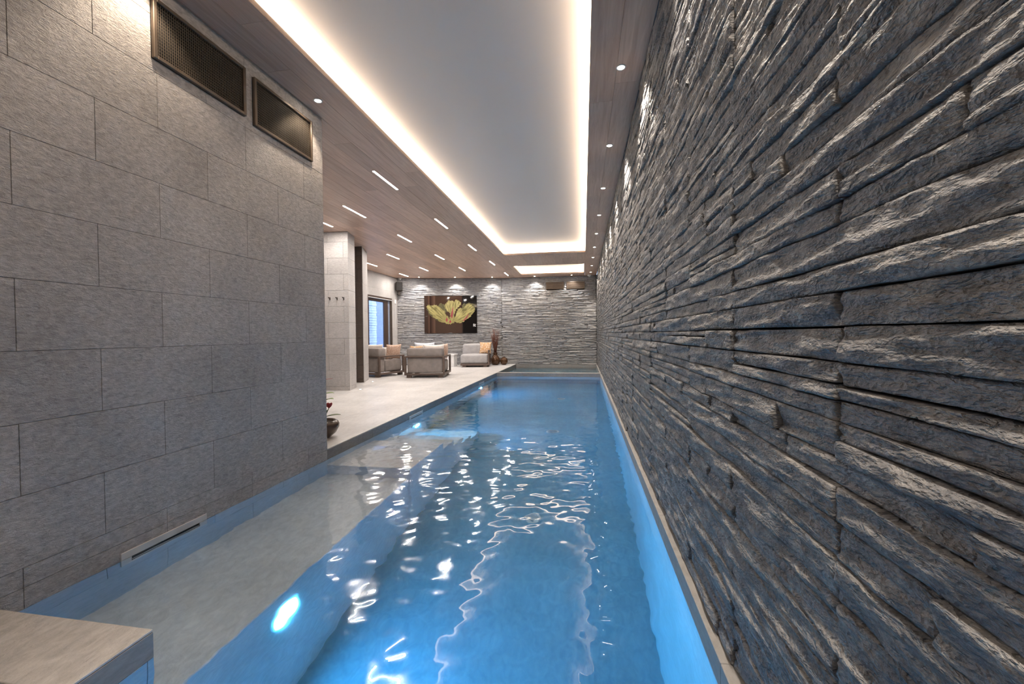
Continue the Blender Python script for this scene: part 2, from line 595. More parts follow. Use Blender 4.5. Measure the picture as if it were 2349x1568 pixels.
def np_mesh(name, V, Q, smooth=True):
    me = bpy.data.meshes.new(name)
    me.vertices.add(len(V)); me.vertices.foreach_set('co', V.astype(np.float32).ravel())
    me.loops.add(Q.size); me.loops.foreach_set('vertex_index', Q.astype(np.int32).ravel())
    me.polygons.add(len(Q))
    me.polygons.foreach_set('loop_start', (np.arange(len(Q)) * 4).astype(np.int32))
    me.polygons.foreach_set('loop_total', np.full(len(Q), 4, np.int32))
    if smooth:
        me.polygons.foreach_set('use_smooth', np.ones(len(Q), bool))
    me.update(calc_edges=True)
    me.validate()
    return me

def slate_courses(u0, u1, z0, z1, pitch, first, seed, hmin, hmax, loose=False):
    rr = random.Random(seed)
    out, z = [], z0
    while z < z1 - .012:
        if loose: first = u0 + rr.uniform(0, pitch)
        h = rr.uniform(hmin, hmax)
        if z + h > z1 - .02: h = z1 - z
        k = math.floor((u0 - first) / pitch)
        skip = rr.random() < .5
        cuts = [u0]
        while True:
            x = first + k * pitch
            if x >= u1 - .03: break
            if x > u0 + .03 and ((k % 2 == 0) == skip or rr.random() < .30):
                cuts.append(x + rr.uniform(-.006, .006))
            if rr.random() < .16:
                y = x + pitch * rr.uniform(.25, .75)
                if u0 + .05 < y < u1 - .05: cuts.append(y)
            k += 1
        cuts.append(u1)
        cuts = sorted(cuts)
        for a, b in zip(cuts[:-1], cuts[1:]):
            if b - a < .05: continue
            if h > .058 and rr.random() < .22:      # two thin slips in one course
                s = h * rr.uniform(.35, .65)
                out += [(a, b, z, z + s), (a, b, z + s, z + h)]
            else:
                out.append((a, b, z, z + h))
        z += h
    return out

def clad(parent, strips, to_world, lod, seed, amp, single=(), mt='slate', gap=.0032):
    """strips -> single stone objects for the indices in `single`, one joined part for the rest"""
    VV, QQ, k = [], [], 0
    for i, (a, b, c, d) in enumerate(strips):
        du, dv = lod(.5 * (a + b))
        P, Q = stone_strip(a, b, c, d, du, dv, seed * 10007 + i, amp, gap, min(1.0, .007 / dv))
        Wd = to_world(P)
        if i in single:
            org = to_world(np.array([[.5 * (a + b), 0, .5 * (c + d)]]))[0]
            me = np_mesh('stone', Wd - org, Q)
            me.materials.append(M['slate'])
            o = bpy.data.objects.new('stone', me)
            o.location = org
            link(o, parent)
        else:
            VV.append(Wd); QQ.append(Q + k); k += len(Wd)
    if VV:
        me = np_mesh('stone_cladding', np.concatenate(VV), np.concatenate(QQ))
        me.materials.append(M[mt])
        o = link(bpy.data.objects.new('stone_cladding', me), parent)
        o['kind'] = 'stuff'

# ================================================================== SETTING
# ---- floor: slab body, then the paving slabs as pieces
fl = MB()
fl.box(XD - .3, XL - .012, 1.0, YB + .4, -.6, -.010)
fl.box(XD - .3, XL - .012, -2.8, 1.0, -.6, -.010)
fl.box(XL - .012, -1.515, -2.8, 1.221, -.6, -.010)
fl.box(-1.515, XW + .4, -2.8, .28, -.6, -.010)
floor = struct(fl.build('floor', 'grout'), 'pale stone paving around the pool')
gx = [-6.30, -5.30, -4.14, -2.99, XL - .0]
gy = [3.3, 5.7, 8.1, 10.5, 12.9, YB + .02]
for i in range(4):
    for j in range(5):
        y0, y1 = gy[j], gy[j + 1]
        x0, x1 = gx[i], gx[i + 1]
        me = MB().bbox(x0 + .0012, x1 - .0012, y0 + .0006, y1 - .0006, -.010, 0, .0015).build('paving_slab', 'deck', floor)
# near platform beside the camera
for (x0, x1, y0, y1) in ((-2.31, -1.505, 1.005 - .36 + .32, 1.233), (-2.31, -1.505, .36, .965), (-2.31, -1.505, -.3, .36), (-1.505, -.5, -.3, .29), (-.5, .42, -.3, .29), (-2.31, -.5, -2.6, -.3), (-.5, .42, -2.6, -.3)):
    MB().bbox(x0 + .0012, x1 - .0012, y0 + .0012, y1 - .0012, -.010, 0, .002).build('paving_slab', 'near_deck', floor)

# ---- pool shell
pb = MB()
ZP = -1.42
pb.box(XL - .3, XR + .02, .0, YEND + .19, ZP - .15, ZP)                 # bottom
pb.box(XL - .4, XL - .012, .2, YEND + .2, ZP - .1, -.60)                # left wall below the slab
pb.box(XL - .2, XR + .1, .05, .28, ZP - .1, -.60)
pb.box(XL - .2, XR + .02, YEND + .010, YEND + .188, ZP - .1, -.011)             # curb to the spa
pb.box(XL - .3, XW + .3, YB, YB + .3, -1.05, -.02)                       # spa back wall
pb.box(XL - .4, XL - .012, YEND, YB + .1, -1.05, -.59)
pb.box(XL - .2, XR + .1, YEND + .19, YB + .1, -1.05, -.9)               # spa floor
pb.box(XL - .3, XLEDGE, .2, 1.225, ZP, -.6)                             # under the platform
yo_ = [1.983, 1.676]
pool = struct(pb.build('pool_basin', 'pool_tile'), 'grey tiled swimming pool basin')
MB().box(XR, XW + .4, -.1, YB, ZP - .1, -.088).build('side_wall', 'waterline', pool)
# wall tiles of the pool edge, each a piece
tile_field('edge_tile', pool, (XL, 0), R(90), 1.233, 3.48, [-.10, -.010], .615, yo_, 'tile', g=.001)
tile_field('edge_tile', pool, (XL, 0), R(90), 3.48, YEND, [-.10, -.010], 1.23, [.62, 0], 'coping', g=.001)
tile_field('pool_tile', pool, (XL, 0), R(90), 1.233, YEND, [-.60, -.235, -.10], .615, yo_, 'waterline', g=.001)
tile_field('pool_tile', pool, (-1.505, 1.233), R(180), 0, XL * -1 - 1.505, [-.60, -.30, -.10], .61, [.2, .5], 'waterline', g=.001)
tile_field('edge_tile', pool, (-1.505, 1.233), R(180), 0, XL * -1 - 1.505, [-.10, -.010], .61, [.2, .5], 'coping', g=.001)
# platform side looks to +X
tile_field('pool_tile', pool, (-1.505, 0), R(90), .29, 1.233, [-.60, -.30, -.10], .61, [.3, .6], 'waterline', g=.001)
tile_field('edge_tile', pool, (-1.505, 0), R(90), .29, 1.233, [-.10, -.010], .61, [.3, .6], 'coping', g=.001)
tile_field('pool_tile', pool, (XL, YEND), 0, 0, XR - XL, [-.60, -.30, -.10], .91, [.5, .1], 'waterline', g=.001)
tile_field('edge_tile', pool, (XL, YEND), 0, 0, XR - XL, [-.10, -.010], .91, [.5, .1], 'coping', g=.001)
# right edge: narrow coping strip, laid in lengths
for k in range(13):
    y0 = .29 + k * 1.09
    MB().bbox(XR - .004, XW + .034, y0 + .0008, min(y0 + 1.09, YB) - .0008, -.088, 0, .002).build('coping_stone', 'coping', pool)
for k in range(4):
    x0 = XL + k * .6825
    MB().bbox(x0 + .0008, x0 + .6825 - .0008, YEND - .002, YEND + .19, -.010, 0, .002).build('coping_stone', 'coping', pool)
# spa edges
tile_field('spa_tile', pool, (XL, 0), R(90), YEND + .19, YB, [-.5, -.010], .91, [.5], 'coping', g=.001)
tile_field('spa_tile', pool, (XL, YB - .012), 0, 0, XR - XL, [-.5, 0], .91, [.5], 'coping', g=.001)

# ---- ledge, landing and steps under water
ld = struct(MB().bbox(XL - .05, XLEDGE, 1.15, 3.482, ZP - .02, -.505, .006).build('pool_ledge', 'ledge_tile'), 'grey underwater bench along the tiled wall')
for (y0, y1, z, xe) in ((3.482, 4.35, -.25, -1.505), (4.35, 4.73, -.485, -1.505), (4.73, 5.10, -.72, -1.505), (5.10, 5.48, -.955, -1.505), (5.48, 5.90, -1.19, -1.505)):
    struct(MB().bbox(XL - .05, xe, y0 - .01, y1, ZP - .02, z, .006).build('pool_step', 'ledge_tile'))

# ---- left tiled wall beside the pool
rowsL = [-.60, -.30, -.010, .072] + [.374 + .3017 * k for k in range(9)] + [ZC]
wl = struct(MB().box(XL - .34, XL - .012, -2.6, 3.478, -.6, ZC + .02).build('wall_left', 'grout'), 'grey textured tile wall beside the pool')
yo = [1.983, 1.676]
tile_field('tile', wl, (XL, 0), R(90), 1.0, 3.48, rowsL[2:], .615, yo, 'tile', g=.0010)
tile_field('tile', wl, (XL, 0), R(90), -2.6, 1.0, [0.0, .6, 1.2, 1.8, 2.4, ZC], 1.2, [0, .6], 'tile', g=.0011)
tile_field('tile', wl, (XL, 3.48), R(180), 0, .35, rowsL[2:], .615, [.3, .1], 'tile', t=.004, g=.0011)

# ---- pillars
def pillar(name, poly, faces, mt, label, pitch, off, grout):
    cx = sum(p[0] for p in poly) / len(poly); cyy = sum(p[1] for p in poly) / len(poly)
    inner = []
    n = len(poly)
    for i in range(n):   # shrink by tile thickness
        p0, p1, p2 = Vector(poly[i - 1]), Vector(poly[i]), Vector(poly[(i + 1) % n])
        d1, d2 = (p1 - p0).normalized(), (p2 - p1).normalized()
        n1, n2 = Vector((-d1.y, d1.x)), Vector((-d2.y, d2.x))
        b = (n1 + n2); b = b / b.length_squared * 2
        inner.append(tuple(p1 + b * .010))
    e = struct(MB().prism(inner, 0, ZC + .01).build(name, grout), label)
    rows = [0, .075] + [.377 + .3017 * k for k in range(9)]
    rows = [z for z in rows if z < ZC - .03] + [ZC]
    for (i, o_) in faces:
        p, q = Vector(poly[i]), Vector(poly[(i + 1) % n])
        a = math.atan2(q.y - p.y, q.x - p.x)
        tile_field('tile', e, (p.x, p.y), a, 0, (q - p).length, rows, pitch, o_, mt, t=.009, g=.0016)
    return e
pillar('pillar', [(-5.4, 7.18), (-4.335, 7.27), (-4.455, 7.71), (-5.4, 7.72)], [(0, [.05, .3575]), (1, [.3, .0])], 'pillar_tile', 'pale tiled pillar with three hooks', .615, [0], 'grout_light')
pillar('pillar', [(-5.6, 8.50), (-4.755, 8.54), (-4.985, 9.17), (-5.6, 9.17)], [(0, [.11, .70])], 'brown_tile', 'brown tiled pillar behind the pale one', .615, [0], 'grout_light')
# its pool side is faced like the pale pillar
_p2 = [o for o in COL.objects if o.name.startswith('pillar')][-1]
_a = math.atan2(9.17 - 8.54, -4.985 + 4.755)
tile_field('tile', bpy.data.objects['pillar.001'], (-4.755, 8.54), _a, 0, math.hypot(.63, .23), [0, .377, .98, 1.58, 2.18, ZC], 1.2, [.9], 'pillar_tile', t=.009, g=.001)

# ---- far left wall with the door opening
DY0, DY1, DZ = 11.55, 13.15, 2.25
fw_ = MB()
fw_.box(XD - .25, XD - .012, 3.0, DY0, -.1, ZC + .02)
fw_.box(XD - .25, XD - .012, DY1, YB + .2, -.1, ZC + .02)
fw_.box(XD - .25, XD - .012, DY0, DY1, DZ, ZC + .02)
wfl = struct(fw_.build('wall_far_left', 'grout_light'), 'pale tiled wall with the glass door')
tile_field('tile', wfl, (XD, 0), R(90), 9.0, 13.62, [0, .075] + [.377 + .3017 * k for k in range(9)][:8] + [ZC], 1.2, [.2, .8], 'wall_tile', g=.0006, holes=[(DY0, DY1, -1, DZ)])
tile_field('tile', wfl, (XD, 0), R(90), 3.3, 9.0, [0, .6, 1.2, 1.8, 2.4, ZC], 1.2, [.2, .8], 'wall_tile', g=.0006)

# ---- remaining room shell (behind the camera)
struct(MB().box(XD - .3, XW + .4, -2.9, -2.6, -.6, ZC + .3).build('wall_front', 'wall_tile'), 'wall behind the viewer')
struct(MB().box(XD - .3, XL - .34, 3.0, 3.3, -.1, ZC + .02).build('wall_lounge', 'wall_tile'), 'lounge side wall')

# ---- slate wall on the right
wr = struct(MB().box(XW + .034, XW + .4, -2.6, YB + .3, -.05, ZC + .02).build('wall_right', 'gap'), 'dark split slate wall along the pool')
strips = slate_courses(-2.6, YB, .0, ZC, .53, .838, 11, .036, .078)
strips = [s for s in strips if s[1] > .2]
def seen_size(s):
    a, b, c, d = s
    a, b = max(a, .50), b
    if b <= a: return 0
    yc = .5 * (a + b); dist = math.hypot(.6 * yc + .2, .44)
    return (math.atan2(b, XW) - math.atan2(a, XW)) * (d - c) / math.sqrt(XW ** 2 + yc ** 2 + .3 * (.5 * (c + d) - 1.03) ** 2)
def vis(s):   # inside the frame, roughly
    yc = max(.55, .5 * (s[0] + s[1]))
    zc_ = .5 * (s[2] + s[3]) - 1.03
    return abs(zc_) < (.86 * yc + .1) * 1.02 + .02 and s[1] > .5
order = sorted([i for i, s in enumerate(strips) if vis(s)], key=lambda i: -seen_size(strips[i]))
single = set(order[:300])
def lodR(y):
    if y < 1.8: return (.0085, .0055)
    if y < 3.2: return (.015, .009)
    if y < 6: return (.04, .016)
    return (.09, .022)
clad(wr, strips, lambda P: np.stack([XW - P[:, 1], P[:, 0], P[:, 2]], -1), lodR, 3, .78, single)

# ---- back wall: straight part and the part turned towards the lounge
wb = MB().box(-2.82, XW + .3, YB + .034, YB + .4, -.05, ZC + .02)
wb_o = struct(wb.build('wall_back', 'gap'), 'split slate wall behind the spa')
VENT = [(-1.236, -.647, 2.552, 2.782), (-.545, .050, 2.552, 2.785)]
def cut_strips(ss, holes):
    out = []
    for s in ss:
        ps = [s]
        for (ha, hb, z0, z1) in holes:
            nx = []
            for (a, b, c, d) in ps:
                if b <= ha or a >= hb or d <= z0 or c >= z1: nx.append((a, b, c, d)); continue
                if a < ha - .02: nx.append((a, ha, c, d))
                if b > hb + .02: nx.append((hb, b, c, d))
            ps = nx
        out += ps
    return out
sb = cut_strips(slate_courses(-2.80, XW, .0, ZC, .53, -2.80 + .27, 21, .020, .042, True), VENT)
clad(wb_o, sb, lambda P: np.stack([P[:, 0], YB - P[:, 1] * 1.2, P[:, 2]], -1), lambda u: (.045, .008), 4, 1.45, mt='slate_lit', gap=.0016)
A0, A1 = Vector((-6.30, 13.55, 0)), Vector((-2.79, YB - .006, 0))
AD = (A1 - A0).normalized(); AN = Vector((AD.y, -AD.x, 0)); ALEN = (A1 - A0).length
AANG = math.atan2(AD.y, AD.x)
wbl = MB().prism([(A0 - AN * .4)[:2], (A1 - AN * .4)[:2], (A1 - AN * .034)[:2], (A0 - AN * .034)[:2]], -.05, ZC + .02)
wbl_o = struct(wbl.build('wall_back_lounge', 'gap'), 'split slate wall behind the lounge seats')
sl = slate_courses(0, ALEN, .0, ZC, .53, .2, 31, .020, .042, True)
clad(wbl_o, sl, lambda P: np.stack([A0.x + AD.x * P[:, 0] + AN.x * P[:, 1] * 1.2, A0.y + AD.y * P[:, 0] + AN.y * P[:, 1] * 1.2, P[:, 2]], -1), lambda u: (.045, .008), 5, 1.45, mt='slate_lit', gap=.0016)

# ---- timber ceiling in boards, with the two recesses
C1 = (-1.905, .058, -1.2, 10.24)
C2 = (-1.985, .030, 11.93, 13.72)
ceil = struct(MB().box(XD - .3, XW + .4, -2.9, YB + .5, 3.165, 3.35).build('ceiling', 'grout'), 'brown timber board ceiling')
cols = [XD + (C1[0] - XD) * k / 22 for k in range(23)] + [C1[0] + (C1[1] - C1[0]) * k / 10 for k in range(1, 11)] + [C1[1] + (XW - .0 - C1[1]) * k / 2 for k in (1, 2)]
def ceil_board(x0, x1, y0, y1):
    if x1 - x0 < .01 or y1 - y0 < .01: return
    g = .0007
    MB().bbox(x0 + g, x1 - g, y0 + g, y1 - g, ZC, ZC + .02, .0012).build('board', 'ceil_wood', ceil)
for i in range(len(cols) - 1):
    x0, x1 = cols[i], cols[i + 1]
    y = -2.6 - rnd.uniform(0, 2)
    ends = []
    L = 2.45
    if abs(x0 - C1[0]) < .25 and x1 <= C1[0] + .01: y = 2.345 - 2 * L
    if i == len(cols) - 2: y = 3.406 - 3 * L
    while y < YB + .25:
        a, b = max(y, -2.6), min(y + L, YB + .25)
        y += L
        if b <= a: continue
        xm = .5 * (x0 + x1)
        segs = [(x0, x1, a, b)]
        for (hx0, hx1, hy0, hy1) in (C1, C2):
            nx = []
            for (p, q, r, s) in segs:
                if q <= hx0 + 1e-4 or p >= hx1 - 1e-4 or s <= hy0 or r >= hy1: nx.append((p, q, r, s)); continue
                if r < hy0: nx.append((p, q, r, hy0))
                if s > hy1: nx.append((p, q, hy1, s))
                if p < hx0 - .004: nx.append((p, hx0, max(r, hy0), min(s, hy1)))
                if q > hx1 + .004: nx.append((hx1, q, max(r, hy0), min(s, hy1)))
            segs = nx
        for sgm in segs: ceil_board(*sgm)

# ---- recessed light coves
def cove(c, label):
    x0, x1, y0, y1 = c
    e = tag(empty('ceiling_cove_light', (.5 * (x0 + x1), .5 * (y0 + y1), ZC)), label, 'cove light', 'lit ceiling recesses')
    e_loc = e.location.copy()
    def part(name, mt, boxes):
        mb = MB()
        for b in boxes: mb.box(b[0] - e_loc.x, b[1] - e_loc.x, b[2] - e_loc.y, b[3] - e_loc.y, b[4] - e_loc.z, b[5] - e_loc.z)
        return mb.build(name, mt, e)
    t = .02
    sides = [(x0 - t, x0, y0 - t, y1 + t), (x1, x1 + t, y0 - t, y1 + t), (x0, x1, y0 - t, y0), (x0, x1, y1, y1 + t)]
    for (a, b, c_, d) in sides:                       # timber lip, backing, lamp band, trim line, bright line
        part('lip', 'lip_wood', [(a, b, c_, d, ZC + .0005, ZC + .036)])
        part('backing', 'white_plastic', [(a, b, c_, d, ZC + .0365, ZC + .160)])
    s = .004
    for (a, b, c_, d) in ((x0, x0 + s, y0, y1), (x1 - s, x1, y0, y1), (x0 + s, x1 - s, y0, y0 + s), (x0 + s, x1 - s, y1 - s, y1)):
        part('light_strip', 'cove_emit', [(a, b, c_, d, ZC + .040, ZC + .100)])
        part('light_line', 'cove_line_emit', [(a, b, c_, d, ZC + .100, ZC + .1445)])
    part('panel', 'panel', [(x0, x1, y0, y1, ZC + .145, ZC + .158)])
    return e
cove(C1, 'long lit rectangular ceiling recess over the swimming pool')
cove(C2, 'short lit rectangular ceiling recess over the spa')

# ------------------------------------------------------------------ water
def water(name, x0, x1, y0, y1, zb, mt, nx, ny, amp_fn, seed, label):
    rr = np.random.RandomState(seed)
    xs = np.linspace(x0, x1, nx + 1); ys = np.linspace(y0, y1, ny + 1)
    X, Yg = np.meshgrid(xs, ys, indexing='ij')
    Z = np.zeros_like(X)
    for k in range(70):
        lam = 10 ** rr.uniform(math.log10(.065), math.log10(.36))
        th = math.pi / 2 * rr.choice((-1, 1)) + rr.normal(0, .55)
        kk = 2 * math.pi / lam
        slope = .0042
        Z += slope / kk * np.sin(kk * (X * math.cos(th) + Yg * math.sin(th) * .8) + rr.uniform(0, 6.28))
    for k in range(46):                      # small capillary ripples
        lam = 10 ** rr.uniform(math.log10(.05), math.log10(.12))
        th = rr.uniform(0, 2 * math.pi); kk = 2 * math.pi / lam
        Z += .0015 / kk * np.sin(kk * (X * math.cos(th) + Yg * math.sin(th)) + rr.uniform(0, 6.28))
    Z = ZW + Z * amp_fn(X, Yg)
    P = np.stack([X, Yg, Z], -1).reshape(-1, 3)
    idx = np.arange((nx + 1) * (ny + 1)).reshape(nx + 1, ny + 1)
    q = np.stack([idx[:-1, :-1], idx[1:, :-1], idx[1:, 1:], idx[:-1, 1:]], -1).reshape(-1, 4)
    rim = np.concatenate([idx[:, 0], idx[-1, 1:], idx[-2::-1, -1], idx[0, -2:0:-1]])
    back = P[rim].copy(); back[:, 2] = zb
    nb, m_ = len(P), len(rim); k = np.arange(m_)
    sq = np.stack([rim, nb + k, nb + (k + 1) % m_, rim[(k + 1) % m_]], -1)
    V = np.concatenate([P, back]); Q = np.concatenate([q, sq])
    me = np_mesh(name, V, Q, True)
    import bmesh
    bm = bmesh.new(); bm.from_mesh(me)
    bm.verts.ensure_lookup_table()
    try:
        f = bm.faces.new([bm.verts[nb + i] for i in range(m_)][::-1])
    except Exception:
        f = None
    # flat sides so that the wavy top keeps its own normals
    for fc in bm.faces:
        fc.smooth = abs(fc.normal.z) > .7
    sharp = [ed for ed in bm.edges if len(ed.link_faces) == 2 and ed.link_faces[0].smooth != ed.link_faces[1].smooth]
    for ed in sharp: ed.smooth = False
    bmesh.ops.recalc_face_normals(bm, faces=bm.faces)
    bm.to_mesh(me); bm.free()
    me.materials.append(M[mt])
    o = link(bpy.data.objects.new(name, me))
    o.cycles.is_caustics_caster = True
    return tag(o, label, 'water', kind='stuff')
calm = lambda X, Y: .30 + .70 * (1 - np.clip((Y - 4.6) / 2.2, 0, 1))
water('pool_water', XL - .008, XR + .012, .285, YEND + .006, ZP - .05, 'water', 220, 860, calm, 5, 'clear rippled blue pool water')
water('spa_water', XL - .008, XR + .012, YEND + .185, YB - .006, -.95, 'spa_water', 50, 60, lambda X, Y: 1.2 + 0 * X, 6, 'pale still water of the raised spa')

# ------------------------------------------------------------------ lamps
def linear(x, y0, label):
    e = tag(empty('linear_ceiling_light', (x, y0 + .325, ZC)), label, 'ceiling light', 'slim linear lights in the lounge ceiling')
    MB().add([(-.0125, -.325, -.0008), (-.0125, .325, -.0008), (.0125, .325, -.0008), (.0125, -.325, -.0008)], [(0, 1, 2, 3)]).build('diffuser', 'linear_emit', e, recalc=False)
    fr = MB()
    fr.box(-.0165, -.0125, -.329, .329, -.0015, .0).box(.0125, .0165, -.329, .329, -.0015, .0)
    fr.box(-.0125, .0125, -.329, -.325, -.0015, .0).box(-.0125, .0125, .325, .329, -.0015, .0)
    fr.build('frame', 'white_plastic', e)
LIN = [(-2.445, [4.68, 6.78, 8.87, 10.95, 13.1], 'in the row nearest the pool'),
       (-3.54, [5.83, 7.71, 9.80, 11.78], 'in the second row from the pool'),
       (-4.64, [6.26 - 0.0, 9.50, 11.53], 'in the third row from the pool'),
       (-5.72, [10.42, 12.55], 'in the row by the glass door')]
ORD = ['nearest', 'second', 'third', 'fourth', 'fifth']
for x, ys, row in LIN:
    for k, y in enumerate(ys):
        xx = -4.412 if (x == -4.64 and k == 0) else x
        lab = ('slim white linear ceiling light, partly hidden by the tiled wall' if xx == -4.412 else
               f'slim white linear ceiling light, {ORD[k]} one {row}' if k < len(ys) - 1 else f'slim white linear ceiling light, farthest one {row}')
        linear(xx, y, lab)

def downlight(x, y, label, group, watts, aim=(0, 0), cone=64, col=(1, .87, .73), caus=False):
    e = tag(empty('downlight', (x, y, ZC)), label, 'downlight', group)
    MB().ring(.026, .036, -.004, -.0003, 20).build('trim_ring', 'white_plastic', e)
    MB().add([(.026 * math.cos(-k * math.pi / 8), .026 * math.sin(-k * math.pi / 8), -.0035) for k in range(16)], [tuple(range(16))]).build('lens', 'down_emit', e, recalc=False)
    ld_ = bpy.data.lights.new('downlight_beam', 'SPOT')
    ld_.energy = watts; ld_.spot_size = R(cone); ld_.spot_blend = .55; ld_.shadow_soft_size = .03; ld_.color = col
    lo = bpy.data.objects.new('downlight_beam', ld_)
    ld_.cycles.is_caustics_light = caus
    lo.location = (0, 0, -.045)
    lo.rotation_euler = (R(aim[1]), R(aim[0]), 0)
    link(lo, e)
nth = ['', 'nearest', 'second', 'third', 'fourth', 'fifth', 'sixth', 'seventh', 'eighth', 'ninth']
for k in range(1, 10):
    y = 3.208 + 1.297 * (k - 1)
    lab = 'small round downlight, nearest of the row beside the slate wall' if k == 1 else f'small round downlight, {nth[k]} of the row along the slate wall'
    if k == 9: lab = 'small round downlight, farthest of the row along the slate wall'
    downlight(.283 - .005 * (k - 1), y, lab, 'downlights along the slate wall', W_DOWN, (-6, 0), 95)
for y, wh in ((1.9, 'next to the visible row'), (.6, 'straight above the viewer'), (-.7, 'behind the viewer')):
    downlight(.285, y, 'small round downlight over the near slate wall, ' + wh, 'downlights overhead near the viewer', W_DOWN, (-6, 0), 95)
downlight(-2.157, 3.2, 'small round downlight at the corner of the grey tiled wall', 'downlights by the tiled wall', W_DOWN_LEFT, (12, 0), 100, (1, .80, .60), True)
for y, wh in ((1.9, 'above the nearer mesh vent'), (.6, 'beyond the picture edge'), (-.7, 'behind the viewer')):
    downlight(-2.157, y, 'small round downlight over the grey tiled wall, ' + wh, 'downlights by the tiled wall', W_DOWN_LEFT, (12, 0), 100, (1, .80, .60), True)
for k, (x, y) in enumerate(((-5.44, 13.44), (-4.27, 13.73), (-3.05, 14.02), (-1.61, 14.12), (-.371, 14.12))):
    lab = ['small downlight above the wall left of the flower picture', 'small downlight directly above the flower picture', 'small downlight above the tall vase of twigs',
           'small downlight above the slate wall behind the spa', 'small downlight above the two bronze wall vents'][k]
    downlight(x, y, lab, 'downlights along the back wall', W_DOWN_BACK, (0, 10), 105, (1, .93, .86))

def pool_lamp(x, y, z, label):
    e = tag(empty('pool_lamp', (x, y, z), 0), label, 'pool lamp', 'underwater pool lamps')
    e.rotation_euler = (0, R(90), 0)          # local +z looks into the pool (+X)
    dk = MB()
    dk.add([(.088 * math.cos(k * math.pi / 12), .088 * math.sin(k * math.pi / 12), .008) for k in range(24)], [tuple(range(24))])
    dk.build('lens', 'pool_emit', e, recalc=False)
    MB().ring(.089, .108, .0, .013, 32).build('rim', 'steel', e, True)
pool_lamp(XLEDGE, 1.925, -.70, 'round bright underwater lamp in the bench face')
pool_lamp(XL + .001, 5.56, -.68, 'underwater lamp below the second skimmer, beside the pool steps')
pool_lamp(XL + .001, 9.27, -.66, 'underwater lamp in the far left pool wall')

for (x, y, lab) in ((-4.207, 7.416, 'small recessed floor spotlight before the pale pillar'), (-4.643, 8.71, 'small recessed floor spotlight before the brown pillar')):
    e = tag(empty('floor_spotlight', (x, y, 0)), lab, 'floor light', 'recessed floor spotlights')
    MB().ring(.020, .030, .0, .004, 18).build('trim_ring', 'steel', e)
    MB().lathe([(.0, .0005), (.02, .0005), (.02, .0025), (.0, .0025)], 18).build('lens', 'floor_emit', e)

# ------------------------------------------------------------------ vents, skimmers, drains
def big_vent(y0, y1, z0, z1, label):
    e = tag(empty('wall_vent', (XL, .5 * (y0 + y1), z0)), label, 'vent', 'bronze wall vents by the pool')
    hw = .5 * (y1 - y0); h = z1 - z0
    MB().box(.0008, .003, -hw, hw, 0, h).build('back_plate', 'black', e)
    fr = .022
    for nm, pts in (('frame_bar', [(-hw, -hw + fr, 0, h)]), ('frame_bar', [(hw - fr, hw, 0, h)]), ('frame_bar', [(-hw + fr, hw - fr, 0, fr)]), ('frame_bar', [(-hw + fr, hw - fr, h - fr, h)])):
        for (a, b, c, d) in pts: MB().bbox(.003, .024, a, b, c, d, .003).build(nm, 'brass', e)
    g = MB()
    nv, nh = 46, 17
    iw, ih = 2 * (hw - fr), h - 2 * fr
    for k in range(nv + 1):
        y = -hw + fr + iw * k / nv
        g.box(.0105, .0135, y - .0014, y + .0014, fr, h - fr)
    for k in range(nh + 1):
        z = fr + ih * k / nh
        g.box(.009, .012, -hw + fr, hw - fr, z - .0014, z + .0014)
    o = g.build('grille', 'mesh_metal', e); o['kind'] = 'stuff'
big_vent(1.953, 2.59, 2.552, 2.885, 'bronze framed mesh vent nearest the viewer on the tiled wall')
big_vent(2.665, 3.312, 2.530, 2.872, 'bronze framed mesh vent nearer the corner of the tiled wall')

def back_vent(v, label):
    a, b, z0, z1 = v
    e = tag(empty('wall_vent', (.5 * (a + b), YB, z0)), label, 'vent', 'bronze vents in the back wall')
    hw, h = .5 * (b - a), z1 - z0
    MB().box(-hw, hw, -.005, .008, 0, h).build('back_plate', 'door_wood', e)
    f = MB().box(-hw, hw, -.03, -.005, 0, .018).box(-hw, hw, -.03, -.005, h - .018, h).box(-hw, -hw + .018, -.03, -.005, .018, h - .018).box(hw - .018, hw, -.03, -.005, .018, h - .018)
    f.build('frame', 'brass', e)
    for k in range(5):
        z = .03 + (h - .06) * (k + .5) / 5
        MB().box(-hw + .018, hw - .018, -.024, -.012, z - .010, z + .006).build('slat', 'brass', e)
back_vent(VENT[0], 'bronze slatted vent in the back wall, farther from the corner')
back_vent(VENT[1], 'bronze slatted vent in the back wall, nearer the slate corner')

def skimmer(y0, y1, label):
    e = tag(empty('skimmer', (XL, .5 * (y0 + y1), -.165)), label, 'skimmer', 'steel skimmers at the waterline')
    hw, h = .5 * (y1 - y0), .105
    s0, s1 = .018, .068            # slot
    p = MB()
    p.bbox(.0005, .008, -hw, hw, s1, h, .002)
    p.bbox(.0005, .008, -hw, hw, 0, s0, .002)
    p.box(.0005, .0078, -hw, -hw + .05, s0, s1).box(.0005, .0078, hw - .05, hw, s0, s1)
    p.build('face_plate', 'steel', e)
    MB().box(.0005, .002, -hw + .05, hw - .05, s0, s1).build('slot', 'black', e)
    MB().box(.002, .006, -hw + .055, hw - .055, s0 + .012, s0 + .018).build('flap', 'steel', e)
skimmer(1.736, 2.226, 'long steel skimmer at the waterline of the tiled wall')
skimmer(5.30, 5.78, 'steel skimmer in the deck edge beside the pool steps')
skimmer(9.10, 9.60, 'steel skimmer near the far end of the deck edge')
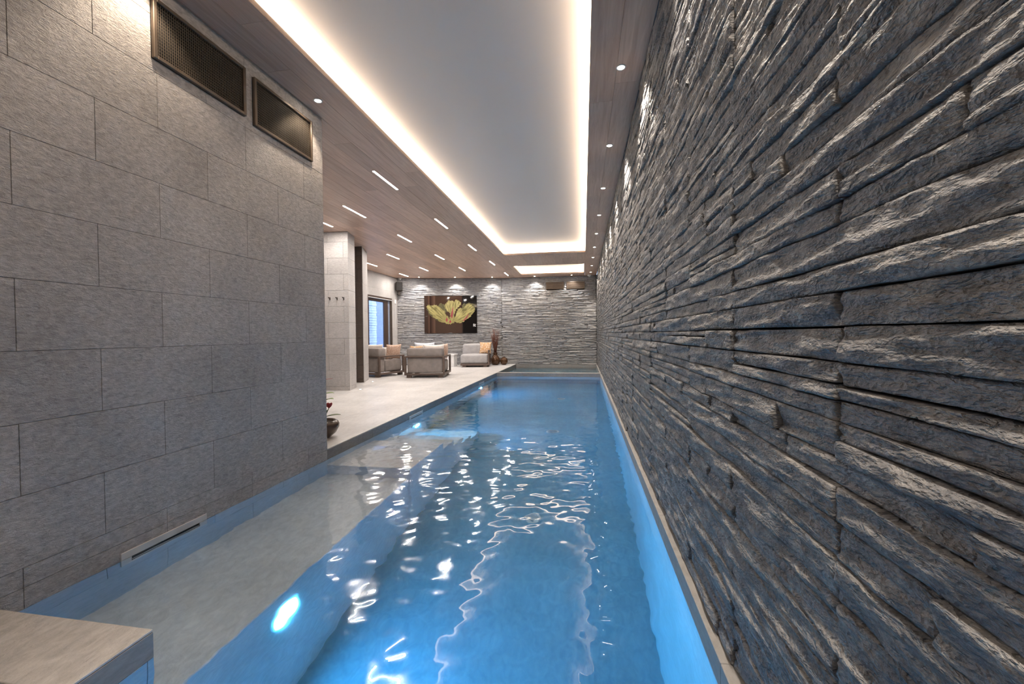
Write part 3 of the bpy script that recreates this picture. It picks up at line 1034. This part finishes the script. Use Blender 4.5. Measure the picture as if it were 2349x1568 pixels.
for (y, lab) in ((3.80, 'round floor drain nearest the viewer on the pool bottom'), (6.27, 'round floor drain in the middle of the pool bottom'), (8.80, 'round floor drain toward the far end of the pool bottom')):
    e = tag(empty('pool_drain', (-.462, y, ZP)), lab, 'drain', 'drains in the pool bottom')
    MB().ring(.06, .085, .0, .012, 24).build('rim', 'steel', e)
    g = MB()
    for k in range(5):
        g.box(-.055 + .004, .055 - .004, -.045 + .022 * k - .004, -.045 + .022 * k + .004, .004, .010)
    g.build('grate', 'steel', e)

# ------------------------------------------------------------------ glass door and what lies outside
d = empty('door_1', (XD, DY0, 0))
struct(d, 'dark framed glass sliding door')
w = DY1 - DY0
def dpart(name, mt, b):
    MB().box(*b).build(name, mt, d)
dpart('jamb', 'door_wood', (-.20, .004, .0, .06, 0, DZ))
dpart('jamb', 'brass', (-.20, .004, w - .05, w, 0, DZ))
dpart('head', 'door_wood', (-.20, .004, .06, w - .05, DZ - .05, DZ))
dpart('track', 'steel', (-.012, .012, .02, w - .02, DZ - .075, DZ - .05))
dpart('threshold', 'door_wood', (-.20, -.01, .06, w - .05, 0, .02))
dpart('stile', 'door_wood', (-.10, -.05, .06, .12, .02, DZ - .075))
dpart('stile', 'door_wood', (-.10, -.05, 1.14, 1.40, .02, DZ - .075))
dpart('rail', 'door_wood', (-.10, -.05, .12, 1.14, DZ - .16, DZ - .075))
dpart('rail', 'door_wood', (-.10, -.05, .12, 1.14, .02, .10))
dpart('pane', 'glass', (-.078, -.072, .12, 1.14, .10, DZ - .16))
dpart('reveal', 'ext_wall', (-.20, -.06, 1.40, w - .05, .02, DZ - .075))
ex = struct(MB().box(-16, XD - .25, 5, 22, -.25, -.05).build('ground', 'ext_wall'))
oe = empty('outside_wall', (-7.55, 13.4, -.05)); struct(oe)
for k in range(34):
    z = k * .09
    MB().bbox(-.12 - rnd.uniform(0, .03), rnd.uniform(0, .03), -3, 1.08, z + .003, z + .087, .006).build('stone_course', 'ext_stone', oe)
MB().box(-.3, -.06, 1.08, 6, 0, 3.06).build('smooth_wall', 'ext_wall', oe)

# ------------------------------------------------------------------ lounge chairs
def armchair(name, loc, rz, label, w=.98, dpt=.93, hb=.525):
    """wooden box frame with upholstered back, sides and seat; local -Y is the back, +Y the open front"""
    e = tag(empty(name, loc, rz), label, 'armchair', 'lounge armchairs')
    t = .048
    x0, x1, y0, y1 = -w / 2, w / 2, 0, dpt
    for (x, y) in ((x0 + .05, y0 + .02), (x1 - .05 - .11, y0 + .02), (x0 + .05, y1 - .11), (x1 - .16, y1 - .11)):
        MB().bbox(x, x + .11, y, y + .09, 0, .062, .003).build('foot', 'frame_wood', e)
    for (x, y) in ((x0, y0), (x1 - t, y0), (x0, y1 - t), (x1 - t, y1 - t)):
        MB().bbox(x, x + t, y, y + t, .062, hb, .003).build('post', 'frame_wood', e)
    MB().bbox(x0 + t, x1 - t, y0, y0 + t, .062, .062 + t, .003).build('rail', 'frame_wood', e)
    MB().bbox(x0 + t, x1 - t, y1 - t, y1, .062, .062 + t, .003).build('rail', 'frame_wood', e)
    for x in (x0, x1 - t):
        MB().bbox(x, x + t, y0 + t, y1 - t, .062, .062 + t, .003).build('rail', 'frame_wood', e)
        MB().bbox(x, x + t, y0 + t, y1 - t, hb - t * .75, hb, .003).build('arm_rail', 'frame_wood', e)
    MB().bbox(x0 + t, x1 - t, y0, y0 + t, hb - t * .75, hb, .003).build('back_rail', 'frame_wood', e)
    b = weld(rbox(w - 2 * t - .03, .20, .372, .02, .004)).build('back_panel', 'fabric', e, True)
    b.location = (0, y0 + .150, .113)
    b = weld(rbox(w - 2 * t - .02, .25, .225, .035, .010)).build('back_cushion', 'fabric', e, True)
    b.location = (0, y0 + .165, .490)
    s = weld(rbox(w - 2 * t - .04, dpt - .32, .29, .04, .015)).build('seat_cushion', 'fabric', e, True)
    s.location = (0, y0 + .29 + (dpt - .32) / 2, .115)
    return e
RB, RA = R(8.7), R(-16)
armchair('armchair', (-3.775, 9.60, 0), RB, 'taupe armchair seen from behind, in full view')
armchair('armchair', (-5.37, 9.66, 0), RA, 'taupe armchair half hidden behind the brown pillar')

def side_chair(loc, rz):
    e = tag(empty('lounge_chair', loc, rz), 'pale grey low chair facing the pool beside the bronze vases', 'armchair', 'lounge armchairs')
    w, dp = .92, .86           # local +Y is its back
    for (x, y) in ((-.40, .02), (.26, .02), (-.40, .72), (.26, .72)):
        MB().bbox(x, x + .12, y, y + .09, 0, .05, .003).build('foot', 'frame_wood', e)
    MB().bbox(-.46, .46, 0, dp, .05, .115, .004).build('base_frame', 'frame_wood', e)
    s = weld(rbox(.86, .62, .285, .055, .02)).build('seat_cushion', 'fabric_pale', e, True); s.location = (-.025, .325, .115)
    b = weld(rbox(.86, .20, .60, .055, .02)).build('back_cushion', 'fabric_pale', e, True); b.location = (-.025, .74, .115)
    MB().bbox(.412, .46, .0, .05, .115, .535, .003).build('arm_post', 'frame_wood', e)
    MB().bbox(.412, .46, .80, .85, .115, .535, .003).build('arm_post', 'frame_wood', e)
    MB().bbox(.412, .46, .05, .80, .49, .535, .003).build('arm_rail', 'frame_wood', e)
side_chair((-3.39, 12.90, 0), R(9.5))

def put_pillow(loc, rz, tilt, s, t, mt, seed, label, s2=None, roll_=0.0):
    o = pillow(s, t, seed, 12, s2).build('throw_pillow', mt, None, True)
    o.location = loc
    o.rotation_euler = (tilt, roll_, rz)
    return tag(o, label, 'pillow', 'throw pillows on the lounge chairs')
def loc_of(base, rz, x, y, z):
    return (base[0] + math.cos(rz) * x - math.sin(rz) * y, base[1] + math.sin(rz) * x + math.cos(rz) * y, z)
Bc, Ac = (-3.775, 9.60), (-5.37, 9.66)
put_pillow(loc_of(Bc, RB, -.10, .54, .41), RB, R(8), .52, .15, 'blue_stripe', 1, 'blue and white striped pillow on the armchair seen from behind', .44)
put_pillow(loc_of(Bc, RB, .16, .37, .41), RB, R(5), .54, .14, 'white_fabric', 2, 'cream pillow on the armchair seen from behind', .39)
put_pillow(loc_of(Bc, RB, -.275, .36, .41), RB + R(4), R(5), .33, .11, 'ochre_print', 3, 'small ochre patterned pillow on the armchair seen from behind', .36)
put_pillow(loc_of(Bc, RB, .37, .68, .41), RB + R(84), R(3), .40, .12, 'peach_print', 4, 'peach patterned pillow by the open arm of the armchair seen from behind')
put_pillow(loc_of(Ac, RA, -.06, .37, .41), RA, R(5), .74, .14, 'white_fabric', 5, 'cream pillow along the back of the half hidden armchair', .40)
put_pillow(loc_of(Ac, RA, .13, .56, .41), RA + R(25), R(8), .40, .11, 'white_fabric', 6, 'cream pillow in the corner of the half hidden armchair', .33)
put_pillow(loc_of(Ac, RA, .30, .70, .41), RA + R(62), R(12), .40, .12, 'peach_print', 7, 'peach patterned pillow leaning in the half hidden armchair')
put_pillow((-3.155, 13.33, .405), R(3), R(-18), .40, .14, 'ochre_print', 8, 'ochre pillow with white marks on the pale grey chair')

# white side table behind the armchair
e = tag(empty('side_table', (-4.30, 13.2, 0)), 'low white side table behind the armchair', 'table')
MB().bbox(-.20, .20, -.2, .2, .36, .40, .004).build('table_top', 'white_stone', e)
MB().bbox(-.18, .18, -.18, .18, 0, .36, .004).build('base', 'white_stone', e)

# ------------------------------------------------------------------ vases with twigs
def vase_prof(r, h, neck):
    p = [(.0, 0), (r * .42, 0), (r * .72, h * .06), (r * .95, h * .2), (r, h * .36), (r * .93, h * .52), (r * .7, h * .66), (neck * 1.02, h * .76), (neck * .86, h * .84), (neck, h * .97), (neck * 1.06, h), (neck * .8, h), (neck * .72, h * .9), (0, h * .88)]
    return p
e = tag(empty('vase', (-2.955, 13.97, 0)), 'tall bronze glazed vase holding reddish twigs', 'vase')
MB().lathe(vase_prof(.166, .415, .078), 32).build('body', 'bronze_glaze', e, True)
MB().ring(.068, .0715, .318, .342, 28).build('neck_band', 'black', e)
rt_ = random.Random(4)
for k in range(70):
    a = rt_.uniform(0, 6.28); sp = rt_.uniform(.02, .19) ** 1.0
    h = rt_.uniform(.95, 1.24)
    r0 = rt_.uniform(0, .042)
    x0_, y0_ = r0 * math.cos(a), r0 * math.sin(a)
    pts = [(x0_, y0_, .38)]
    for j in range(1, 5):
        f = j / 4
        pts.append((x0_ + sp * f ** 1.3 * math.cos(a) + rt_.uniform(-.008, .008), min(.30, y0_ + sp * f ** 1.3 * math.sin(a) + rt_.uniform(-.008, .008)), .38 + (h - .38) * f))
    MB().tube(pts, [.0042, .0038, .0034, .003, .002], 5).build('twig', 'stick', e, True)
e = tag(empty('vase', (-2.66, 14.0, 0)), 'small round bronze vase beside the tall one', 'vase')
MB().lathe([(0, 0), (.055, 0), (.10, .03), (.128, .09), (.132, .135), (.118, .19), (.085, .232), (.05, .252), (.036, .262), (.032, .262), (.03, .245), (0, .24)], 32).build('body', 'bronze_glaze', e, True)
MB().ring(.010, .040, .2605, .268, 24).build('lip', 'bronze_glaze', e, True)

# ------------------------------------------------------------------ potted plant behind the tiled wall
e = tag(empty('potted_plant', (-2.615, 3.86, 0)), 'leafy plant with red flower in a brown bowl behind the tiled wall', 'plant')
MB().lathe([(0, 0), (.07, 0), (.085, .012), (.13, .05), (.160, .105), (.163, .135), (.150, .162), (.128, .176), (.112, .170), (.112, .150), (0, .145)], 36).build('bowl', 'bowl_glaze', e, True)
MB().lathe([(0, .158), (.111, .152), (.111, .146), (0, .146)], 24).build('soil', 'soil', e)
def leaf(base, d_, L_, wd_, droop, mt, nm='leaf'):
    d_ = Vector(d_).normalized(); sd = d_.cross(Vector((0, 0, 1))).normalized()
    vs, fs, n = [], [], 7
    for i in range(n + 1):
        f = i / n
        c = Vector(base) + d_ * L_ * f - Vector((0, 0, 1)) * droop * f * f
        ww = wd_ * math.sin(math.pi * (.04 + .96 * f)) ** .8
        for s_ in (-1, 0, 1):
            vs.append(c + sd * ww * s_ + Vector((0, 0, .18 * ww * abs(s_))))
    for i in range(n):
        for j in range(2):
            a = i * 3 + j
            fs.append((a, a + 1, a + 4, a + 3))
    m2 = MB(); m2.add(vs, fs)
    o = m2.build(nm, mt, e, True)
    md = o.modifiers.new('thickness', 'SOLIDIFY'); md.thickness = .0015
    return o
MB().tube([(0, 0, .14), (.005, .0, .3), (.0, .01, .46), (-.01, .01, .58)], [.009, .007, .006, .004], 7).build('stem', 'leaf_dark', e, True)
leaf((.0, 0, .20), (1, .1, .35), .21, .040, .035, 'leaf_dark')
leaf((.0, 0, .22), (.8, -.3, .75), .12, .024, .01, 'leaf_dark')
leaf((.0, 0, .36), (1, -.1, .62), .165, .046, .05, 'leaf')
leaf((.0, 0, .43), (1, .2, .5), .14, .036, .04, 'leaf')
leaf((.0, 0, .33), (-1, .3, .5), .18, .03, .05, 'leaf')
leaf((.0, 0, .28), (-.3, 1, .5), .18, .03, .05, 'leaf_dark')
for k in range(5):
    a = k * 1.256
    leaf((.092, -.02, .305), (math.cos(a) * .5, math.sin(a) * .5, .9), .065, .024, .004, 'petal_red', 'petal')
leaf((.0, .0, .58), (1, .0, .25), .13, .012, .01, 'petal_red', 'petal')
MB().tube([(.0, 0, .15), (.05, -.01, .24), (.092, -.02, .31)], .004, 6).build('stem', 'leaf_dark', e, True)

# ------------------------------------------------------------------ flower picture on the turned wall
PW, PH = 1.79, 1.285
mid = onp = None
t0 = (-5.378 - A0.x) / AD.x
pc = A0 + AD * (t0 + PW / 2) + AN * .03
e = tag(empty('flower_picture', (pc.x, pc.y, 1.088), AANG), 'large dark picture of a yellow-green tulip on the slate wall', 'picture')
mt, nt, b = new_mat('dark_print')
gz = N(nt, 'TexCoord').outputs['Object']
sx = N(nt, 'SeparateXYZ', {0: gz})
glare_bands = ramp(nt, N(nt, 'MapRange', {'Value': sx.outputs[0], 'From Min': -PW / 2, 'From Max': PW / 2}).outputs[0],
             [(.06, (.030, .015, .010)), (.085, (.085, .045, .030)), (.11, (.020, .010, .008)), (.19, (.09, .05, .034)), (.215, (.045, .026, .018)), (.45, (.055, .032, .022)), (.70, (.050, .028, .020)), (.735, (.006, .005, .005))])  # lighter vertical stripes are reflections painted into the print colour
nt.links.new(glare_bands, b.inputs['Base Color']); b.inputs['Roughness'].default_value = .04
M['dark_print'] = mt
MB().box(-PW / 2, PW / 2, -.002, .028, 0, PH).build('print', 'dark_print', e)
for bx_ in ((-PW / 2 - .006, -PW / 2, 0, PH), (PW / 2, PW / 2 + .006, 0, PH), (-PW / 2 - .006, PW / 2 + .006, -.006, 0), (-PW / 2 - .006, PW / 2 + .006, PH, PH + .006)):
    MB().box(bx_[0], bx_[1], -.006, .028, bx_[2], bx_[3]).build('frame_bar', 'black', e)
def petal_mat(name, lo, hi, scale):
    """veins that fan out from the flower's base"""
    mt, nt, b = new_mat(name)
    sx_ = N(nt, 'SeparateXYZ', {0: N(nt, 'TexCoord').outputs['Object']})
    dx = N(nt, 'Math', {0: sx_.outputs[0], 1: .03}, operation='ADD').outputs[0]
    dz = N(nt, 'Math', {0: sx_.outputs[2], 1: .30}, operation='SUBTRACT').outputs[0]
    an = N(nt, 'Math', {0: dx, 1: dz}, operation='ARCTAN2').outputs[0]
    rd = N(nt, 'VectorMath', {0: N(nt, 'CombineXYZ', {0: dx, 1: dz}).outputs[0]}, operation='LENGTH').outputs['Value']
    v = N(nt, 'CombineXYZ', {0: N(nt, 'Math', {0: an, 1: 9.0}, operation='MULTIPLY').outputs[0], 1: N(nt, 'Math', {0: rd, 1: 2.2}, operation='MULTIPLY').outputs[0]}).outputs[0]
    c = ramp(nt, noise(nt, v, scale, 4, .6), [(.36, lo), (.60, hi)])
    nt.links.new(c, b.inputs['Base Color']); b.inputs['Roughness'].default_value = .35
    M[name] = mt
petal_mat('petal_a', (.10, .085, .022), (.36, .315, .115), 1.6)
petal_mat('petal_b', (.13, .11, .028), (.42, .37, .145), 1.6)
petal_mat('petal_c', (.10, .088, .022), (.38, .335, .12), 1.6)
petal_mat('petal_d', (.035, .032, .010), (.12, .105, .035), 1.6)
petal_mat('petal_heart', (.16, .012, .02), (.36, .06, .07), 2)
def pic(px, py):
    return ((px - 1170) / 552 * PW - PW / 2, (940 - py) / 393 * PH)
def ruffle(pts, amp, seed, n=7):
    rr = random.Random(seed)
    out = []
    for i in range(len(pts)):
        a, b_ = Vector(pts[i]), Vector(pts[(i + 1) % len(pts)])
        for k in range(n):
            p = a.lerp(b_, k / n)
            nn = Vector((-(b_ - a).y, (b_ - a).x)); nn.normalize()
            out.append(tuple(p + nn * amp * (rr.random() - .5)))
    return out
def petal(pts, mt, lift, seed, amp=13):
    pp = [pic(*q) for q in ruffle(pts, amp, seed)]
    cx_, cz_ = sum(p[0] for p in pp) / len(pp), sum(p[1] for p in pp) / len(pp)
    n = len(pp)
    vs = [(x, -.002 - lift, z) for x, z in pp] + [(cx_, -.002 - lift, cz_)]
    m2 = MB(); m2.add(vs, [(i, (i + 1) % n, n) for i in range(n)])
    m2.build('petal', mt, e)
petal([(1300, 690), (1330, 625), (1400, 640), (1420, 700), (1370, 740)], 'petal_d', .0006, 1)
petal([(1560, 640), (1640, 620), (1705, 640), (1700, 700), (1640, 720), (1570, 700)], 'petal_d', .0006, 2)
petal([(1190, 680), (1215, 740), (1290, 800), (1340, 825), (1350, 780), (1260, 720)], 'petal_d', .0008, 12)
petal([(1187, 665), (1212, 640), (1248, 650), (1272, 640), (1318, 652), (1362, 690), (1396, 742), (1408, 780), (1388, 838), (1334, 818), (1272, 775), (1222, 722)], 'petal_a', .0012, 3)
petal([(1480, 825), (1496, 745), (1538, 690), (1590, 652), (1632, 632), (1668, 642), (1700, 672), (1690, 720), (1655, 765), (1600, 805), (1555, 832)], 'petal_c', .0012, 4)
petal([(1500, 740), (1520, 690), (1550, 672), (1566, 700), (1560, 760), (1520, 800)], 'petal_b', .0014, 9)
petal([(1452, 800), (1440, 740), (1400, 690), (1380, 655), (1402, 622), (1424, 590), (1458, 600), (1486, 612), (1500, 588), (1538, 600), (1558, 640), (1520, 672), (1488, 720), (1476, 800)], 'petal_b', .0018, 5)
petal([(1388, 838), (1384, 780), (1408, 752), (1430, 790), (1446, 745), (1484, 770), (1492, 822), (1440, 846)], 'petal_c', .0022, 6)
petal([(1392, 800), (1404, 772), (1416, 800), (1404, 826)], 'petal_heart', .0026, 7, 4)
petal([(1444, 760), (1462, 690), (1472, 660), (1470, 730), (1462, 790)], 'petal_heart', .0026, 8, 3)
petal([(1570, 812), (1600, 780), (1640, 730), (1620, 780), (1590, 808)], 'petal_heart', .0020, 10, 3)
petal([(1424, 826), (1440, 800), (1452, 822), (1440, 832)], 'petal_heart', .0028, 11, 3)
mk = MB()
for (px0, px1, py0, py1) in ((1683, 1688, 843, 872), (1688, 1696, 843, 847), (1688, 1696, 857, 861), (1696, 1700, 847, 872), (1703, 1706, 846, 872), (1706, 1712, 846, 850), (1706, 1712, 866, 870)):
    a, z1_ = pic(px0, py0); b_, z0_ = pic(px1, py1)
    mk.box(a, b_, -.0032, -.0022, z0_, z1_)
mk.build('maker_mark', 'white_plastic', e)

# ------------------------------------------------------------------ speaker, detectors, hooks
sp = Vector((-6.135, 13.40, 2.40))
e = tag(empty('wall_speaker', sp, R(28)), 'dark brown loudspeaker on a wall bracket in the lounge corner', 'speaker')
bd = weld(rbox(.22, .20, .30, .03, .004, 3)).build('body', 'speaker_black', e, True); bd.location = (0, 0, .125)
weld(rbox(.19, .012, .27, .005, .003, 3)).build('front_grille', 'black', e).location = (0, -.105, .14)
MB().bbox(-.035, .035, -.02, .05, .0, .125, .004).build('bracket', 'speaker_black', e)
MB().tube([(0, .03, .02), (-.06, .10, .03)], .014, 8).build('arm', 'speaker_black', e, True)
e = tag(empty('wall_switch', (XD + .001, 13.38, 2.10)), 'small white control box on the wall below the loudspeaker', 'switch')
MB().bbox(0, .03, -.035, .035, 0, .13, .004).build('body', 'white_plastic', e)
MB().bbox(.03, .034, -.02, .02, .03, .10, .001).build('rocker', 'white_plastic', e)
MB().tube([(.012, 0, .0), (.012, 0, -2.0)], .006, 6).build('cable', 'white_plastic', e)
for (x, y, lab) in ((-6.15, 13.50, 'white ceiling sensor above the loudspeaker'), (.209, 14.20, 'white ceiling sensor in the corner by the slate wall')):
    e = tag(empty('ceiling_sensor', (x, y, ZC)), lab, 'sensor', 'white ceiling sensors')
    MB().lathe([(0, -.0003), (.062, -.0003), (.062, -.028), (.05, -.034), (0, -.034)], 24).build('base', 'white_plastic', e)
    MB().lathe([(0, -.034), (.038, -.034), (.036, -.05), (.022, -.064), (0, -.068)], 24).build('dome', 'white_plastic', e, True)
for k, x in enumerate((-4.70, -4.56, -4.43)):
    y = 7.18 + (x + 5.4) / 1.065 * .09
    e = tag(empty('coat_hook', (x, y, 1.70)), ['dark wall hook on the pale pillar, nearest the tiled wall', 'dark wall hook on the pale pillar, middle of three', 'dark wall hook on the pale pillar, nearest its edge'][k], 'hook', 'hooks on the pale pillar')
    MB().bbox(-.010, .010, -.005, -.0003, .0, .055, .001).build('plate', 'speaker_black', e)
    MB().tube([(0, -.005, .042), (0, -.045, .040), (0, -.05, .055)], .008, 8).build('peg', 'speaker_black', e, True)

bpy.context.view_layer.update()

for o in COL.objects:
    if o.name.split('.')[0] in ('pool_ledge', 'pool_step', 'pool_basin', 'pool_tile', 'side_wall'):
        o.cycles.is_caustics_receiver = True
